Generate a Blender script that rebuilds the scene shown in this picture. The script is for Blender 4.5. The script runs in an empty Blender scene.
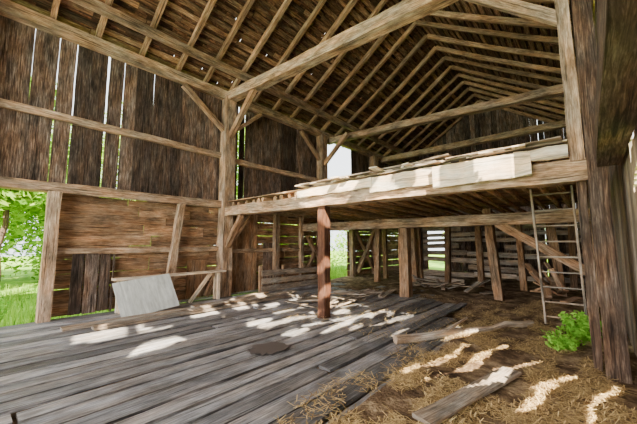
import bpy, math, random
from mathutils import Vector, noise
random.seed(7)
R=random.random
def U(a,b): return a+(b-a)*random.random()
sc=bpy.context.scene

# ---------------------------------------------------------------- materials
def nt(name):
    m=bpy.data.materials.new(name); m.use_nodes=True
    t=m.node_tree; b=t.nodes['Principled BSDF']
    return m,t,b
def ramp(t,stops):
    r=t.nodes.new('ShaderNodeValToRGB'); e=r.color_ramp.elements
    e[0].position=stops[0][0]; e[0].color=(*stops[0][1],1)
    e[1].position=stops[-1][0]; e[1].color=(*stops[-1][1],1)
    for p,c in stops[1:-1]:
        x=e.new(p); x.color=(*c,1)
    return r
def wood(name,dark,mid,light,grain=(1.6,22),bump=.5,var=.5,rough=.85,stain=.5,crack=.75,tint=(1.18,.94,.74),rg=(.30,.70)):
    m,t,b=nt(name); N=t.nodes; L=t.links
    uv=N.new('ShaderNodeUVMap'); uv.uv_map='UVMap'
    def mapn(sx,sy,scale,detail,rough_=.6,dist=0):
        mp=N.new('ShaderNodeMapping'); mp.inputs['Scale'].default_value=(sx,sy,1); L.new(uv.outputs[0],mp.inputs[0])
        n=N.new('ShaderNodeTexNoise'); n.inputs['Scale'].default_value=scale; n.inputs['Detail'].default_value=detail; n.inputs['Roughness'].default_value=rough_; n.inputs['Distortion'].default_value=dist
        L.new(mp.outputs[0],n.inputs[0]); return n
    n1=mapn(grain[0]*1.6,grain[1]*1.9,1.6,9,.74,.5)
    r=ramp(t,[(rg[0],dark),(.5,mid),(rg[1],light)]); L.new(n1.outputs[0],r.inputs[0])
    n2=mapn(1.3,3.5,1.2,6,.65)
    n3=mapn(.7,grain[1]*1.6,1.3,3,.5,.8)
    at=N.new('ShaderNodeAttribute'); at.attribute_name='rnd'
    def mrange(src,a,b_,c,d):
        q=N.new('ShaderNodeMapRange'); q.inputs[1].default_value=a; q.inputs[2].default_value=b_; q.inputs[3].default_value=c; q.inputs[4].default_value=d
        L.new(src,q.inputs[0]); return q.outputs[0]
    def mul(a,b_):
        q=N.new('ShaderNodeMath'); q.operation='MULTIPLY'; L.new(a,q.inputs[0]); L.new(b_,q.inputs[1]); return q.outputs[0]
    f=mul(mrange(at.outputs['Fac'],0,1,1-var,1+var*.7),mrange(n2.outputs[0],.3,.7,1-stain,1+stain*.6))
    f=mul(f,mrange(n3.outputs[0],.33,.42,1-crack,1))
    n4=mapn(.8,2.5,1.7,4)
    tm=N.new('ShaderNodeMix'); tm.data_type='RGBA'; tm.inputs[6].default_value=(1,1,1,1); tm.inputs[7].default_value=(*tint,1)
    L.new(mrange(n4.outputs[0],.4,.62,0,1),tm.inputs[0])
    mm=N.new('ShaderNodeMix'); mm.data_type='RGBA'; mm.blend_type='MULTIPLY'; mm.inputs[0].default_value=1
    L.new(r.outputs[0],mm.inputs[6]); L.new(tm.outputs[2],mm.inputs[7])
    vm=N.new('ShaderNodeVectorMath'); vm.operation='SCALE'; L.new(mm.outputs[2],vm.inputs[0]); L.new(f,vm.inputs['Scale'])
    L.new(vm.outputs[0],b.inputs['Base Color']); b.inputs['Roughness'].default_value=rough
    b.inputs['Specular IOR Level'].default_value=.25
    bp=N.new('ShaderNodeBump'); bp.inputs['Strength'].default_value=bump; bp.inputs['Distance'].default_value=.02
    L.new(n1.outputs[0],bp.inputs['Height']); L.new(bp.outputs[0],b.inputs['Normal'])
    return m
M_wall=wood('weathered_dark_boards',(.022,.015,.012),(.122,.088,.072),(.42,.35,.31),(1.2,15),.7,.6,stain=.8)
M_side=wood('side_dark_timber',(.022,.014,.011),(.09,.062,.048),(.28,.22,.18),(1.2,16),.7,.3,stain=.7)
M_low=wood('brown_boards',(.09,.05,.028),(.33,.21,.13),(.66,.49,.35),(1.4,17),.6,.4,stain=.7)
M_beam=wood('hewn_beam',(.10,.068,.045),(.39,.285,.205),(.78,.64,.51),(1.5,16),.7,.25,stain=.75)
M_raft=wood('rafter_wood',(.09,.052,.03),(.34,.225,.145),(.66,.49,.36),(1.5,16),.5,.35,stain=.65)
M_lath=wood('roof_lath',(.035,.02,.012),(.20,.12,.075),(.52,.36,.25),(1.5,12),.5,.7,stain=.7)
M_shin=wood('roof_shingles',(.02,.01,.006),(.10,.05,.03),(.30,.17,.105),(3,6),.4,.7)
M_floor=wood('grey_floor_planks',(.09,.09,.10),(.26,.26,.285),(.60,.61,.66),(1.3,19),.6,.55,rough=.62,stain=.65,crack=.7,tint=(1.10,.97,.85),rg=(.28,.74))
M_dpost=wood('dark_post_wood',(.035,.014,.01),(.11,.052,.034),(.22,.12,.08),(1.5,16),.5,.1)
M_grey=wood('grey_wall_boards',(.10,.085,.07),(.32,.28,.24),(.64,.58,.51),(1.4,18),.5,.4,stain=.6)
M_pale=wood('pale_plank',(.38,.32,.25),(.74,.66,.55),(.95,.90,.80),(1.5,12),.4,.2,stain=.4,crack=.55)
M_ply=wood('painted_sheet',(.48,.51,.50),(.66,.69,.68),(.82,.85,.84),(1,5),.1,.1,stain=.3,crack=.2,tint=(1,1,1))
M_pole=wood('pole_joists',(.15,.09,.05),(.50,.34,.21),(.86,.66,.45),(1.5,12),.5,.4,stain=.6)
def ground_mat(name,stops,scale,bump=.6):
    m,t,b=nt(name); N=t.nodes; L=t.links
    tc=N.new('ShaderNodeTexCoord')
    n=N.new('ShaderNodeTexNoise'); n.inputs['Scale'].default_value=scale; n.inputs['Detail'].default_value=10; n.inputs['Roughness'].default_value=.75
    L.new(tc.outputs['Object'],n.inputs[0]); r=ramp(t,stops); L.new(n.outputs[0],r.inputs[0]); L.new(r.outputs[0],b.inputs['Base Color'])
    n2=N.new('ShaderNodeTexNoise'); n2.inputs['Scale'].default_value=scale*12; n2.inputs['Detail'].default_value=6; L.new(tc.outputs['Object'],n2.inputs[0])
    bp=N.new('ShaderNodeBump'); bp.inputs['Strength'].default_value=bump; bp.inputs['Distance'].default_value=.04
    L.new(n2.outputs[0],bp.inputs['Height']); L.new(bp.outputs[0],b.inputs['Normal']); b.inputs['Roughness'].default_value=.95
    b.inputs['Specular IOR Level'].default_value=.1
    return m
M_dirt=ground_mat('dirt_and_chaff',[(.36,(.045,.028,.018)),(.5,(.17,.11,.065)),(.66,(.50,.37,.23))],2.4,1.0)
M_grass=ground_mat('grass_ground',[(.3,(.07,.19,.02)),(.5,(.20,.40,.04)),(.7,(.42,.6,.10))],1.2)
def leafmat(name,c1,c2,tr=.4):
    m,t,b=nt(name); N=t.nodes; L=t.links
    at=N.new('ShaderNodeAttribute'); at.attribute_name='rnd'
    r=ramp(t,[(0,c1),(1,c2)]); L.new(at.outputs['Fac'],r.inputs[0]); L.new(r.outputs[0],b.inputs['Base Color'])
    b.inputs['Roughness'].default_value=.7; b.inputs['Specular IOR Level'].default_value=.15
    tl=N.new('ShaderNodeBsdfTranslucent'); L.new(r.outputs[0],tl.inputs[0])
    mx=N.new('ShaderNodeMixShader'); mx.inputs[0].default_value=tr
    L.new(b.outputs[0],mx.inputs[1]); L.new(tl.outputs[0],mx.inputs[2]); L.new(mx.outputs[0],N['Material Output'].inputs[0])
    return m
M_leaf=leafmat('leaves',(.07,.22,.01),(.50,.74,.10),.5)
M_weed=leafmat('weed_leaves',(.14,.42,.03),(.44,.80,.12))
M_hay=leafmat('hay_straw',(.22,.13,.05),(.88,.66,.33),.1)
m,t,b=nt('damp_stain'); b.inputs['Base Color'].default_value=(.09,.075,.07,1); b.inputs['Roughness'].default_value=.55; M_damp=m

# ---------------------------------------------------------------- mesh builder
class MB:
    def __init__(s): s.v=[];s.f=[];s.uv=[];s.r=[]
    def prism(s,rings,per,rnd=None,uo=None,lens=None):
        rnd=R() if rnd is None else rnd
        u0=U(0,60); v0=U(0,60); n=len(rings[0]); b=len(s.v)
        for rg in rings:
            for p in rg: s.v.append(tuple(p)); s.r.append(rnd)
        for i in range(len(rings)-1):
            a0=lens[i]+u0; a1=lens[i+1]+u0
            for k in range(n):
                k2=(k+1)%n
                s.f.append((b+i*n+k,b+i*n+k2,b+(i+1)*n+k2,b+(i+1)*n+k))
                s.uv+= [(a0,v0+per[k]),(a0,v0+per[k+1]),(a1,v0+per[k+1]),(a1,v0+per[k])]
        for e,rev in ((0,True),(len(rings)-1,False)):
            idx=[b+e*n+k for k in range(n)]
            if rev: idx=idx[::-1]
            s.f.append(tuple(idx)); 
            for k in range(n): s.uv.append((u0+.05*math.cos(k*6.283/n),v0+.1*math.sin(k*6.283/n)))
    def beam(s,p0,p1,w,d,up=None,seg=1,jit=0,rnd=None,bend=0):
        p0=Vector(p0);p1=Vector(p1);ax=p1-p0;L=ax.length;ax.normalize()
        if up is None: up=(0,1,0) if abs(ax.z)>.9 else (0,0,1)
        side=ax.cross(Vector(up)).normalized(); u2=side.cross(ax)
        rings=[];lens=[]
        for i in range(seg+1):
            f=i/seg; c=p0+ax*L*f+u2*(-bend*4*f*(1-f))
            rg=[]
            for a,bb in ((-1,-1),(1,-1),(1,1),(-1,1)):
                rg.append(c+side*(a*w/2+U(-jit,jit))+u2*(bb*d/2+U(-jit,jit)))
            rings.append(rg);lens.append(L*f)
        s.prism(rings,[0,w,w+d,2*w+d,2*(w+d)],rnd,lens=lens)
    def pole(s,p0,p1,r0,r1,n=9,seg=5,jit=.01,rnd=None,wob=.03):
        p0=Vector(p0);p1=Vector(p1);ax=p1-p0;L=ax.length;ax.normalize()
        up=Vector((0,1,0)) if abs(ax.z)>.9 else Vector((0,0,1))
        side=ax.cross(up).normalized(); u2=side.cross(ax); rings=[];lens=[]
        for i in range(seg+1):
            f=i/seg; r=r0+(r1-r0)*f; c=p0+ax*L*f
            if 0<i<seg: c=c+side*U(-wob,wob)+u2*U(-wob,wob)
            rings.append([c+side*(math.cos(6.2832*k/n)*(r+U(-jit,jit)))+u2*(math.sin(6.2832*k/n)*(r+U(-jit,jit))) for k in range(n)])
            lens.append(L*f)
        s.prism(rings,[2*math.pi*r0*k/n for k in range(n+1)],rnd,lens=lens)
    def quad(s,pts,rnd):
        b=len(s.v)
        for p in pts: s.v.append(tuple(p)); s.r.append(rnd)
        s.f.append(tuple(range(b,b+len(pts))))
        s.uv+=[(0,0),(1,0),(1,1),(0,1)][:len(pts)]
    def make(s,name,mat,parent=None,smooth=False):
        me=bpy.data.meshes.new(name); me.from_pydata(s.v,[],s.f)
        uv=me.uv_layers.new(name='UVMap'); 
        flat=[c for p in s.uv for c in p]; uv.data.foreach_set('uv',flat)
        a=me.attributes.new('rnd','FLOAT','POINT'); a.data.foreach_set('value',s.r)
        me.materials.append(mat)
        if smooth: me.polygons.foreach_set('use_smooth',[True]*len(me.polygons))
        me.update()
        o=bpy.data.objects.new(name,me); sc.collection.objects.link(o)
        if parent: o.parent=parent
        return o
def empty(name):
    e=bpy.data.objects.new(name,None); sc.collection.objects.link(e); return e

# ---------------------------------------------------------------- dimensions
XL,XR=-8.8,.38; YN,YF=-6.0,18.5; ZP=6.3; XC=-4.2; ZR=9.25
SL=(ZR-ZP)/(XC-(-8.75)); 
B1,B2,B3=5.25,9.9,14.2
D=Vector((-.8,.6,-.84))      # sun travel direction (unnormalised)

# sun openings : gaps added in boards / shingles, shaped to cast the sun patches
def floor_hit(x,y):
    T=[(.0,4.6,1.9,.09,.2),(-.42,4.5,2.0,.12,.28),(-.93,4.4,1.6,.15,.33),(-1.3,4.6,2.1,.14,.2),(-1.68,4.4,1.7,.15,.15),
       (-6.3,1.9,1.5,.9,.1),(-5.4,1.9,1.2,.5,.1),(-5.8,4.0,1.9,.28,.1),(-6.7,4.2,1.8,.4,0),(-4.85,4.5,1.5,.28,.1),(-3.2,6.1,1.6,.2,.2),(-2.5,5.6,1.5,.18,.3),
       (-3.9,5.9,1.5,.2,.2),(-4.9,6.0,1.4,.25,.2),(-7.5,4.9,1.7,.3,0),(-2.1,6.3,.9,.25,.2),(-5.6,5.9,1.1,.35,.1),(-6.4,5.4,1.8,.22,.1),(-4.2,4.9,1.0,.14,.2),(-1.1,5.9,1.2,.12,.2),(-.6,6.1,1.0,.12,.1),(-1.75,5.9,1.3,.12,.2)]
    for cx,cy,l,w,s in T:
        v=y-cy; h=x-(cx+s*v+.05*math.sin(v*4+cx*3))
        wob=noise.noise(Vector((x*4.2,y*2.6,cx)))+.5*noise.noise(Vector((x*11,y*7,cx)))
        if abs(v)<l/2 and abs(h)<w/2*(1.05+1.1*wob)*(1.15-.5*abs(2*v/l)): return True
    if -7.6<x<-3.2 and 3.7<y<6.8 and noise.noise(Vector((x*4.2+1.7*y*.3,y*1.1,21)))>.27: return True
    return False
def sun_open(P):
    s=(5.05-P.y)/D.y
    if s>0:
        x=P.x+D.x*s; z=P.z+D.z*s
        if 2.42<z<3.1 and -5.6<x<-.6:
            return noise.noise(Vector((x*2.1,z*1.9,3.3)))>-.10
    s=P.z/-D.z
    return floor_hit(P.x+D.x*s,P.y+D.y*s)

# ---------------------------------------------------------------- floor
mb=MB(); x=XL+.05
while x<-1.75:
    w=U(.25,.34); ys=-6.0
    while ys<10.2:
        l=U(4.2,6.5); ye=min(ys+l,10.3)
        if x+w>-2.3: ye=min(ye,6.5+U(-.5,.6))
        if ye-ys>.4: 
            dz=U(-.022,.014); tl=U(-.014,.014); sk=U(-.016,.016)
            cx=(x+x+w)/2
            mb.beam((cx-sk,ys+.01,-.02+dz-tl),(cx+sk,ye-.03,-.02+dz+tl),w-U(.035,.075),.04,seg=11,jit=.007)
        ys=ye
        if x+w>-2.3 and ye>5.8: break
    x+=w
mb.make('floor',M_floor)
def grid(name,x0,x1,y0,y1,st,zf,mat):
    nx=int((x1-x0)/st);ny=int((y1-y0)/st);v=[];f=[]
    for j in range(ny+1):
        for i in range(nx+1):
            X=x0+(x1-x0)*i/nx;Y=y0+(y1-y0)*j/ny; v.append((X,Y,zf(X,Y)))
    for j in range(ny):
        for i in range(nx):
            a=j*(nx+1)+i; f.append((a,a+1,a+nx+2,a+nx+1))
    me=bpy.data.meshes.new(name); me.from_pydata(v,[],f); me.materials.append(mat)
    me.polygons.foreach_set('use_smooth',[True]*len(f))
    o=bpy.data.objects.new(name,me); sc.collection.objects.link(o); return o
def dz(X,Y):
    n=noise.noise(Vector((X*.9,Y*.9,0)))*.05+noise.noise(Vector((X*4,Y*4,5)))*.03
    h=-.22
    if X>-2.2: h=-.22+.23*min(1,(X+2.2)/.4)
    if Y>7.5 : h=max(h,-.22+.23*min(1,(Y-7.5)/1.5))
    if X>-1.2 and Y>7.8: h+=.12*min(1,(Y-7.8))
    return h+n*(1 if h>-.05 else .2)
grid('dirt_floor',XL,XR,-6,18.5,.10,dz,M_dirt)

# hay strands
mb=MB()
for i in range(56000):
    x=U(-2.3,.3); y=1.8+U(0,1)**1.5*9
    if noise.noise(Vector((x*1.5,y*1.1,9)))+.6*noise.noise(Vector((x*4.5,y*3.1,2)))<-.06 : continue
    if R()<.06: x=U(-6,-2); y=U(4.5,9.4)
    elif x<-1.9 and R()<.75: continue
    if x>.2 or y>9.5: continue
    z=max(dz(x,y),0 if x<-1.8 and y<8 else -1)+U(.004,.05); a=U(0,6.28); l=U(.04,.13); dx,dy=math.cos(a)*l,math.sin(a)*l
    wx,wy=-math.sin(a)*.0035,math.cos(a)*.0035; t=U(-.02,.03)
    mb.quad([(x-wx,y-wy,z),(x+wx,y+wy,z),(x+dx+wx,y+dy+wy,z+t),(x+dx-wx,y+dy-wy,z+t)],R())
mb.make('scattered_hay',M_hay)
# damp patch soaked on to the planks
mb=MB(); n=28
ring=[]
for k in range(n):
    a=6.2832*k/n; r=.25*(1+.6*noise.noise(Vector((math.cos(a)*2.5,math.sin(a)*2.5,4))))
    ring.append((-3.75+math.cos(a)*r*.9,3.1+math.sin(a)*r*1.2))
mb.prism([[Vector((x,y,.017)) for x,y in ring],[Vector((x,y,.020)) for x,y in ring]],[.05*k for k in range(n+1)],.5,lens=[0,.01])
mb.make('damp_patch',M_damp)

# ---------------------------------------------------------------- left wall
def vboards(mb,y0,y1,z0f,z1f,wr=(.2,.42),gap=(-.012,.004),big=.15,biggap=(.02,.06),X=XL,th=.03):
    y=y0
    while y<y1:
        w=U(*wr); g=U(*biggap) if R()<big else U(*gap)
        ye=min(y+w,y1)
        z0=z0f+U(-.03,.03); z1=z1f+U(-.02,.02); t=U(-.016,.016)
        mb.beam((X+U(-.012,.012),(y+ye)/2,z0),(X+U(-.012,.012),(y+ye)/2+t,z1),th,ye-y-g,seg=7,jit=.006)
        y=ye
mb=MB()
vboards(mb,-6,5.2,2.7,6.4,wr=(.26,.46),big=.24)
vboards(mb,5.2,9.9,2.6,6.4,wr=(.26,.46),big=.2)
vboards(mb,9.9,10.5,2.2,6.4)
vboards(mb,12.4,18.5,2.2,6.4,big=.05)
vboards(mb,10.5,12.4,2.2,4.4,big=0)
wl=mb.make('wall_left',M_wall)
mb=MB()
def hboards(mb,y0,y1,z0,z1,X,wr=(.22,.36),gap=.004):
    z=z0
    while z<z1:
        w=U(*wr); ze=min(z+w,z1)
        y=y0; g=gap*U(-2,2)
        if R()<.2: g=.03
        while y<y1-.05:
            ye=min(y+U(1.2,3.0),y1)
            xo=U(-.012,.012)
            mb.beam((X+xo,y+.005,(z+ze)/2+U(-.012,.012)),(X+xo,ye-.008,(z+ze)/2+U(-.012,.012)),.03,ze-z-g,seg=4,jit=.006)
            y=ye
        z=ze
hboards(mb,1.15,5.2,0.0,2.7,XL-.02)
hboards(mb,5.2,9.9,0.0,2.7,XL-.02)
hboards(mb,12.0,18.4,0.0,2.2,XL-.02,gap=.02)
mb.make('lower_boarding',M_low,wl)
mb=MB()
vboards(mb,1.5,2.35,0,1.35,X=XL+.08,big=.4)
vboards(mb,6.9,7.5,.1,1.6,X=XL+.06)
mb.make('patch_boards',M_wall,wl)
mb=MB()
vboards(mb,4.15,4.75,.0,1.1,X=XL+.06,big=.2)
vboards(mb,5.6,6.6,.0,2.6,X=XL+.05,big=.1)
mb.make('brown_patch_boards',M_low,wl)
# low board pen with panels against the wall
pen=empty('board_pen')
mb=MB()
for z in (.12,.36,.62): mb.beam((-8.05,6.3,z),(-8.0,9.3,z+U(-.03,.03)),.03,.18,seg=4,jit=.008)
mb.make('rails',M_grey,pen)
mb=MB()
for y in (6.3,7.3,8.3,9.25): mb.beam((-8.1,y,-.02),(-8.12,y,.85),.09,.1,seg=2,jit=.006)
mb.make('stakes',M_raft,pen)

# ---------------------------------------------------------------- right wall + openings
mb=MB(); y=-6.0
while y<18.5:
    w=U(.16,.26); rn=R(); nsub=5 if -2.5<y<4.5 else 1
    for k in range(nsub):
        sw=w/nsub; yc=y+sw*(k+.5); c=.04; z=0.0; start=None
        if nsub==1: mb.beam((XR,yc,0),(XR,yc,6.35),.03,sw-.004,rnd=rn); continue
        while z<6.35:
            P=Vector((XR,yc,z+c/2)); o=sun_open(P)
            if not o and start is None: start=z
            if (o or z+c>=6.35) and start is not None:
                e=z if o else 6.35
                if e-start>.03: mb.beam((XR,yc,start),(XR,yc,e),.03,sw-(.001 if k<nsub-1 else .002),seg=1,rnd=rn)
                start=None
            z+=c
    y+=w
wr=mb.make('wall_right',M_grey)

# ---------------------------------------------------------------- frame
frame=empty('timber_frame')
mb=MB()
for Y in (-5.5,0-.3,B1,B2,B3,YF-.2):
    mb.beam((XL+.22,Y,-.05),(XL+.22,Y,ZP),.34,.34,seg=8,jit=.014)
mb.beam((XL+.2,1.1,-.05),(XL+.2,1.1,2.7),.2,.22,seg=5,jit=.01)
mb.beam((XL+.2,3.55,0),(XL+.2,3.85,2.7),.16,.18,seg=5,jit=.01)
mb.beam((XL+.16,7.4,0),(XL+.16,7.4,2.7),.16,.2,seg=5,jit=.01)
mb.beam((XL+.16,8.7,0),(XL+.16,8.7,2.7),.14,.16,seg=5,jit=.01)
mb.beam((XL+.16,12.2,0),(XL+.16,12.2,2.7),.2,.24,seg=5,jit=.01)
for Y in (B2,B3): mb.beam((.17,Y,-.05),(.17,Y,ZP),.32,.32,seg=8,jit=.012)
mb.beam((-.07,B1-.05,2.66),(-.09,B1-.05,ZP),.15,.2,seg=8,jit=.01)
mb.make('wall_posts',M_beam,frame)
mb=MB()
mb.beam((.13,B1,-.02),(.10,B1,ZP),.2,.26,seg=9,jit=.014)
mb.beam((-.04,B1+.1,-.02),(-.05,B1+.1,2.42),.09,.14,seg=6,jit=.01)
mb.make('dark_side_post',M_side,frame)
mb=MB()
def ybeam(x,y0,y1,z,w,d,**k): mb.beam((x,y0,z),(x,y1,z),w,d,seg=10,jit=.014,**k)
ybeam(XL+.14,-6,B1,2.80,.22,.22); ybeam(XL+.14,B1,B2,2.72,.2,.2); ybeam(XL+.14,B2,18.4,2.3,.2,.2)
ybeam(XL+.10,-6,B1,4.40,.14,.16); ybeam(XL+.10,B1,B2,4.30,.14,.16); ybeam(XL+.1,B2,18.4,4.4,.14,.16)
ybeam(XL+.10,1.1,B1,1.42,.1,.13); ybeam(XL+.10,B1,B2,1.35,.1,.12); ybeam(XL+.14,-6,18.4,ZP+.1,.24,.26)
ybeam(XL+.95,-6,18.4,ZP+.52,.17,.2)
ybeam(.22,-6,18.4,ZP+.1,.24,.26)
mb.make('girts_and_plates',M_beam,frame)
mb=MB()
mb.beam((XL+.1,B1,6.35),(.2,B1,5.92),.28,.28,seg=14,jit=.018)
mb.beam((XL+.1,B2+.5,6.2),(.2,B2+.5,5.75),.24,.24,seg=14,jit=.018)
mb.beam((XL+.1,B3+1,6.3),(.2,B3+1,6.3),.24,.26,seg=14,jit=.014)
mb.beam((XL+.1,-.3,6.3),(.2,-.3,6.3),.26,.28,seg=10,jit=.014)
mb.beam((-.05,B1,4.66),(-1.5,B1,5.98),.11,.15,seg=5,jit=.01)
mb.make('tie_beams',M_beam,frame)
mb=MB()
for (y0,z0,y1,z1) in ((B1-.15,5.2,B1-1.5,6.2),(B1+.15,5.2,B1+1.3,6.2),(B2-.15,5.2,B2-1.3,6.2),(B1+.15,1.55,B1+1.0,2.6),(B1-.12,.9,B1-.55,0.05),(B2-.1,.7,B2-.9,1.9),(B2-.9,.5,B2-.1,1.8),(B2+2.4,.1,B2+4.2,2.2),(B2+4.2,.1,B2+2.6,2.2)):
    mb.beam((XL+.2,y0,z0),(XL+.2,y1,z1),.12,.15,up=(1,0,0),seg=4,jit=.008)
mb.beam((XL+.35,B1,5.0),(XL+1.6,B1,6.2),.13,.16,seg=4,jit=.008)
mb.beam((XL+.35,B1,1.5),(XL+1.1,B1,2.45),.13,.14,seg=4,jit=.008)
mb.beam((XL+.35,B2,5.0),(XL+1.6,B2,6.1),.13,.16,seg=4,jit=.008)
mb.make('braces',M_raft,frame)
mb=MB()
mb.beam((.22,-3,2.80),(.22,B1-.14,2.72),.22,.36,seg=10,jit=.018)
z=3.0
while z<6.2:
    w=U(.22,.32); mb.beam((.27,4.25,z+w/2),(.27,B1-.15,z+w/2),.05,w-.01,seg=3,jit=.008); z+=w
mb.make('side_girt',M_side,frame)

# ---------------------------------------------------------------- roof
roof=empty('ceiling')
def rp(side,d,y,off=0):
    if side<0: x=XL-.25+(XC-(XL-.25))*d
    else: x=XR+.25+(XC-(XR+.25))*d
    zr=ZP+.28+ (ZR-ZP+.0)*(1-abs(x-XC)/abs(XL-XC))
    return Vector((x,y,zr+off))
mr=MB(); Y=-5.7
while Y<18.5:
    for sd in (-1,1):
        a=rp(sd,.0,Y,.0); b=rp(sd,1,Y+U(-.03,.03),.0)
        mr.beam(a,b,.11,.14,seg=6,jit=.012,bend=U(0,.08))
    Y+=.92+U(-.08,.08)
mr.make('rafters',M_raft,roof)
ml=MB(); ms=MB()
slen=(rp(-1,1,0)-rp(-1,0,0)).length
nl=26
for sd in (-1,1):
    for i in range(nl):
        d=(i+.5)/nl
        if sd<0:
            y=-6.0
            nrm=Vector((-SL,0,1))
            while y<18.5:
                ye=min(y+U(2.0,4),18.6)
                a=rp(sd,d+U(-.005,.005),y,.10);b=rp(sd,d+U(-.005,.005),ye-.02,.10)
                ml.beam(a,b,slen/nl*U(.42,.75),.025,up=nrm,seg=4,jit=.006); y=ye
            y=-6.0
            while y<18.5:
                ye=min(y+U(.2,.4),18.6)
                g=.022 if R()<.03 else 0
                a=rp(sd,d,y,.15);b=rp(sd,d,ye-g,.15)
                ms.beam(a,b,slen/nl*1.12,.02,up=nrm,seg=1); y=ye
        else:
            nrm=Vector((SL,0,1)); c=.12
            for which,bld,off,wf in ((0,ml,.10,.60),(1,ms,.15,1.12)):
                y=-6.0; st=None; lim=U(2.5,5) if which==0 else .4
                while y<18.6:
                    P=rp(1,d,y+c/2,.15); o=(y<6) and sun_open(P)
                    if st is None and not o: st=y
                    if st is not None and (o or y-st>lim):
                        if y-st>.05: bld.beam(rp(1,d,st,off),rp(1,d,y-(.02 if which and R()<.04 else 0),off),slen/nl*wf,.02,up=nrm,seg=1)
                        st=None if o else y
                    y+=c
                if st is not None: bld.beam(rp(1,d,st,off),rp(1,d,18.6,off),slen/nl*wf,.02,up=nrm,seg=1)
ml.make('roof_lath',M_lath,roof); ms.make('shingles',M_shin,roof)
mb=MB(); mb.beam((XC,-6,ZR+.47),(XC,18.6,ZR+.47),.5,.03); mb.make('ridge_cap',M_shin,roof)

# back gable wall
mb=MB(); x=XL
while x<XR:
    w=U(.22,.35); xe=min(x+w,XR); xm=(x+xe)/2
    zt=ZP+.42+(ZR-ZP)*(1-abs(xm-XC)/abs(XL-XC))
    z0=0
    if -7.6<xm<-6.5: z0=2.4
    mb.beam((xm,YF+U(-.01,.01),z0),(xm,YF+U(-.01,.01),zt),xe-x+.01-(.03 if R()<.15 else 0),.03,seg=3,jit=.003); x=xe
mb.make('wall_back',M_wall)

# slatted partition under loft
pt=empty('slatted_partition')
mb=MB(); z=.05
while z<2.4:
    w=U(.12,.2); x=-5.3
    while x<-.2:
        xe=min(x+U(1.2,2.4),-.1)
        if R()<.72: mb.beam((x,12.6,z+w/2+U(-.05,.05)),(xe,12.6,z+w/2+U(-.05,.05)),.03,w,seg=2,jit=.006)
        x=xe
    z+=w+U(.06,.14)
mb.make('slats',M_grey,pt)
mb=MB()
for x in (-7,-5.4,-4.3,-3.1,-1.8,-.5): mb.beam((x,12.45,0),(x+U(-.1,.1),12.45,2.4),.18,.18,seg=4,jit=.01)
mb.make('studs',M_low,pt)

# ---------------------------------------------------------------- loft
loft=empty('hay_loft')
mb=MB()
mb.beam((XL+.3,B1,2.58),(.02,B1,2.55),.28,.28,seg=18,jit=.016)
mb.beam((XL+.3,8.75,2.2),(.1,8.75,2.2),.28,.28,seg=14,jit=.016)
mb.beam((XL+.3,12.2,2.45),(.1,12.2,2.45),.25,.25,seg=10,jit=.014)
mb.make('carrying_beams',M_beam,loft)
mb=MB(); x=XL+.6
while x<-.15:
    r=U(.055,.075); ys=B1-U(-.08,.05)
    mb.pole((x,ys,2.80),(x+U(-.1,.1),12.6,2.66),r,r*.8,seg=6); x+=U(.24,.36)
mb.make('pole_joists',M_pole,loft,smooth=False)
mb=MB(); y=B1-.05
while y<12.7:
    w=U(.2,.3); x=XL+.35
    while x<.1:
        xe=min(x+U(2,3.6),.1)
        mb.beam((x,y+w/2,2.895+U(-.008,.008)),(xe-.01,y+w/2,2.895),w-U(.008,.03),.028,seg=3,jit=.004); x=xe
    y+=w
mb.make('loft_decking',M_pole,loft)
mb=MB()
for i in range(30):
    xs=U(-5.2,-1.0); l=U(.8,2.4); yy=B1+U(-.25,.5); zz=2.925+.022*(i%5)
    mb.beam((xs,yy,zz),(min(xs+l,-.2),yy+U(-.2,.2),zz+U(-.01,.05)),U(.08,.2),.02,seg=5,jit=.008)
mb.make('loose_loft_boards',M_grey,loft)
mb=MB()
mb.beam((-5.15,B1-.19,2.74),(-3.1,B1-.2,2.77),.04,.17,seg=8,jit=.02)
mb.beam((-3.15,B1-.2,2.72),(-1.75,B1-.19,2.72),.04,.28,seg=8,jit=.02)
mb.beam((-1.9,B1-.24,2.68),(-.55,B1-.22,2.70),.06,.33,seg=6,jit=.02)
mb.beam((-.75,B1-.2,2.80),(-.15,B1-.19,2.80),.05,.16,seg=3,jit=.015)
x=-5.4
while x<-.2:
    w=U(.08,.22)
    if R()<.6: mb.beam((x+w/2,B1-U(.05,.4),2.92+U(0,.09)),(x+w/2+U(-.25,.25),B1+.9,2.93),w-.02,.022,seg=3,jit=.008)
    x+=w
mb.make('fascia_planks',M_pale,loft)
mb=MB(); mb.beam((-4.5,B1,-.03),(-4.5,B1,2.44),.2,.2,seg=8,jit=.01); mb.make('front_post',M_dpost,loft)
mb=MB(); mb.beam((-4.25,8.75,-.05),(-4.25,8.75,2.05),.28,.28,seg=6,jit=.012)
mb.beam((-2.05,10.0,-.05),(-2.25,10.0,2.6),.22,.24,seg=6,jit=.015)
mb.beam((-.1,8.75,1.0),(-1.75,8.75,2.1),.14,.18,seg=4,jit=.01)
mb.beam((-6.7,11.2,-.05),(-6.6,11.2,2.6),.2,.2,seg=5,jit=.015)
mb.beam((-5.4,12.0,-.05),(-5.5,12.0,2.5),.2,.2,seg=5,jit=.015)
mb.beam((-.7,11.2,0),(-.9,11.2,2.6),.2,.2,seg=5,jit=.015)
mb.beam((-7.9,11.6,.3),(-6.7,11.2,2.3),.1,.14,seg=4,jit=.01)
mb.make('under_posts',M_raft,loft)

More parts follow.
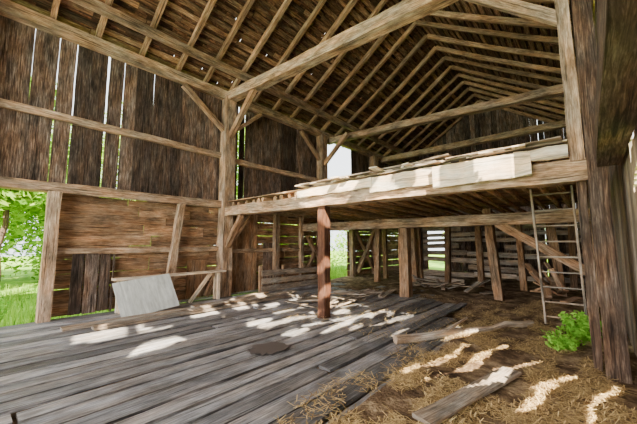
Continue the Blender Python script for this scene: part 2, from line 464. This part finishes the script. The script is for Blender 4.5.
# ---------------------------------------------------------------- ladder
mb=MB()
lt=[Vector((-.78,7.65,.0)),Vector((-.16,7.65,.0))]; tp=[Vector((-.80,7.0,2.62)),Vector((-.20,7.0,2.62))]
for a,b in zip(lt,tp): mb.beam(a,b,.035,.07,seg=4,jit=.003,rnd=.8)
for i in range(9):
    f=(i+.6)/9; mb.pole(lt[0].lerp(tp[0],f),lt[1].lerp(tp[1],f),.016,.016,seg=1,jit=.002,rnd=.6)
mb.make('wooden_ladder',M_grey)

# ---------------------------------------------------------------- loose things
mb=MB(); mb.pole((-2.45,4.6,.07),(-.95,7.2,.09),.07,.05,n=10,seg=9,jit=.012,wob=.035)
mb.pole((-2.0,5.4,.09),(-1.75,5.95,.28),.03,.018,n=6,seg=2); mb.make('fallen_log',M_grey)
mb=MB(); mb.beam((-1.2,2.7,.07),(-.82,4.45,.07),.2,.035,seg=5,jit=.006); mb.make('loose_plank',M_grey)
mb=MB(); mb.beam((-7.35,1.2,.03),(-7.3,5.3,.03),.22,.05,seg=6,jit=.006); mb.beam((-7.0,1.6,.03),(-6.9,6.6,.03),.24,.05,seg=6,jit=.006)
mb.beam((-7.2,3.6,.085),(-7.15,6.9,.09),.2,.045,seg=6,jit=.006)
mb.beam((-6.9,3.4,.09),(-7.4,6.0,.14),.18,.04,seg=6,jit=.008)
mb.make('plank_stack',M_grey)
mb=MB()
for i in range(40):
    x=U(-6.5,-4.6);y=U(5.6,8.4);a=U(-.6,2.2);l=U(.3,1.3)
    mb.beam((x,y,.03+U(0,.05)),(min(x+math.cos(a)*l,-4.8),y+math.sin(a)*l,.04+U(0,.12)),U(.06,.18),.025,seg=3,jit=.006)
mb.make('broken_boards',M_grey)
mb=MB(); mb.beam((-8.2,2.2,.77),(-8.2,5.0,.79),.3,.045,seg=5,jit=.005)
for y in (2.35,4.8):
    mb.beam((-8.28,y,0),(-8.28,y,.75),.07,.1); mb.beam((-8.12,y,0),(-8.12,y,.75),.05,.08)
mb.beam((-8.2,4.0,.0),(-8.2,4.6,.75),.06,.09)
mb.make('plank_bench',M_pale)
mb=MB(); mb.beam((-7.58,2.85,.03),(-8.02,2.75,.77),.025,1.25,up=(0,1,0),seg=3,jit=.004)
mb.make('painted_board_sheet',M_ply)
mb=MB()
for i in range(24):
    x=U(-5.0,-2.4);y=U(9.9,11.3);a=U(0,3.14);l=U(.3,.9)
    mb.beam((x,y,.08+U(0,.25)),(x+math.cos(a)*l,y+math.sin(a)*l,.08+U(0,.35)),U(.08,.2),.03,seg=2,jit=.006)
mb.make('lumber_debris',M_grey)
mb=MB()
for i in range(16):
    x=U(-1.0,-.5);y=U(9.0,10.6); mb.beam((x,y,.15+U(0,.5)),(x+U(-.6,.3),y+U(-.5,.7),.2+U(0,.9)),U(.08,.18),.04,seg=2,jit=.006)
mb.make('board_heap',M_raft)

# ---------------------------------------------------------------- plants
def leaf(mb,c,s,r):
    a=Vector((U(-1,1),U(-1,1),U(-.6,.6))).normalized(); b=a.cross(Vector((U(-1,1),U(-1,1),U(-1,1)))).normalized()
    mb.quad([c-a*s,c-b*s*.4,c+a*s,c+b*s*.4],r)
def weed(name,cx,cy,n,h,sp,z0=0):
    mb=MB()
    for i in range(n):
        a=U(0,6.28);q=U(0,sp);tx,ty=cx+math.cos(a)*q,cy+math.sin(a)*q;hh=U(.4,1)*h
        bx,by=cx+(tx-cx)*.4,cy+(ty-cy)*.4
        mb.beam((bx,by,z0),(tx,ty,z0+hh),.008,.008,rnd=.2)
        for k in range(9):
            f=U(.3,1.05); leaf(mb,Vector((bx+(tx-bx)*f+U(-.05,.05),by+(ty-by)*f+U(-.05,.05),z0+hh*f)),U(.03,.06),R())
    return mb.make(name,M_weed)
weed('weed_plant',-.18,6.6,80,.50,.36,.0)
weed('weed_plant',-.42,6.0,34,.24,.28,.0)
weed('weed_plant',-9.6,.2,70,.9,.6,-.3)
grid('outside_grass',-60,40,-40,60,2.0,lambda X,Y:-.3+.15*noise.noise(Vector((X*.1,Y*.1,0))) if (X<-9.5 or X>1 or Y<-7 or Y>19.5) else -.4,M_grass)
mb=MB()
for i in range(14000):
    x=U(-17,-9.1);y=U(-5,18);h=U(.15,.5);z=-.32;w=.014
    a=U(0,3.14);dx,dy=math.cos(a)*w,math.sin(a)*w;lx,ly=U(-.1,.1),U(-.1,.1)
    mb.quad([(x-dx,y-dy,z),(x+dx,y+dy,z),(x+lx,y+ly,z+h)],R())
mb.make('tall_grass',M_leaf)
M_bark=wood('bark',(.05,.035,.025),(.14,.10,.08),(.3,.24,.19),(3,10),.6,.2)
def bush_mesh(h,rad,n,low):
    mb=MB()
    cl=[(Vector((U(-1,1)*rad*.6,U(-1,1)*rad*.6,low+U(0,1)*(h-low))),U(.5,1)*rad*.55) for _ in range(14)]
    for i in range(n):
        c,r=random.choice(cl); v=Vector((random.gauss(0,1),random.gauss(0,1),random.gauss(0,.8))).normalized()*r*U(.6,1.05)
        leaf(mb,c+v,U(.10,.22),R())
    return mb
def trunk(mbt,h): 
    mbt.pole((0,0,0),(.1,.1,h*.6),.11,.07,wob=.08)
    for k in range(5):
        z=h*U(.25,.55); mbt.pole((.05,.05,z),(U(-1.2,1.2),U(-1.2,1.2),z+U(.8,1.8)),.05,.02,n=6,seg=3)
def tree(x,y,h,rad,low,n):
    e=empty('leafy_tree'); e.location=(x,y,-.3)
    bush_mesh(h,rad,n,low).make('foliage',M_leaf,e); t=MB(); trunk(t,h); t.make('trunk',M_bark,e)
for (x,y,h,r,lo,n) in ((-15,.6,7,2.2,2.6,4500),(-17,-1.5,8,2.8,.3,8000),(-19,2.5,9,3.4,.3,9000),(-16,6,8,2.6,.3,7000),(-18,10,9,3,.3,7000),(-15.5,14,8,2.8,.2,6000),(-17,18,8,3,.3,5000),(-22,-5,10,3.8,.3,6000),(-24,6,12,4.5,.5,7000),(-23,-1,12,4.5,.3,9000),(-21,13,11,4.5,.3,6000),(-14,24,8,3.5,.3,4000),(-5,27,8,4,.3,4000),(4,26,8,4,.3,3000)):
    tree(x,y,h,r,lo,n)

# ---------------------------------------------------------------- light
w=bpy.data.worlds.new('World'); sc.world=w; w.use_nodes=True
bg=w.node_tree.nodes['Background']; bg.inputs[0].default_value=(.92,.97,1,1); bg.inputs[1].default_value=3.8
sd=bpy.data.lights.new('sun','SUN'); sd.energy=50; sd.angle=.009; sd.color=(1,.86,.62)
so=bpy.data.objects.new('sun',sd); sc.collection.objects.link(so); so.rotation_euler=D.to_track_quat('-Z','Y').to_euler()
def area(name,loc,tgt,sx,sy,e,col):
    l=bpy.data.lights.new(name,'AREA'); l.shape='RECTANGLE'; l.size=sx;l.size_y=sy;l.energy=e;l.color=col
    o=bpy.data.objects.new(name,l); sc.collection.objects.link(o); o.location=loc
    o.rotation_euler=(Vector(tgt)-Vector(loc)).to_track_quat('-Z','Y').to_euler()
area('open_end_fill',(-4.2,-5.8,3.4),(-4.2,6,3.6),8.5,5.5,1500,(1,.94,.85))  # added fill lamp, stands in for sky light entering the open end

# ---------------------------------------------------------------- camera
cd=bpy.data.cameras.new('camera'); cd.sensor_width=36; cd.lens=306/637*36; cd.clip_start=.02; cd.clip_end=300
co=bpy.data.objects.new('camera',cd); sc.collection.objects.link(co)
co.location=(0,0,1.6); co.rotation_euler=(math.radians(95.8),0,math.radians(41.6)); sc.camera=co
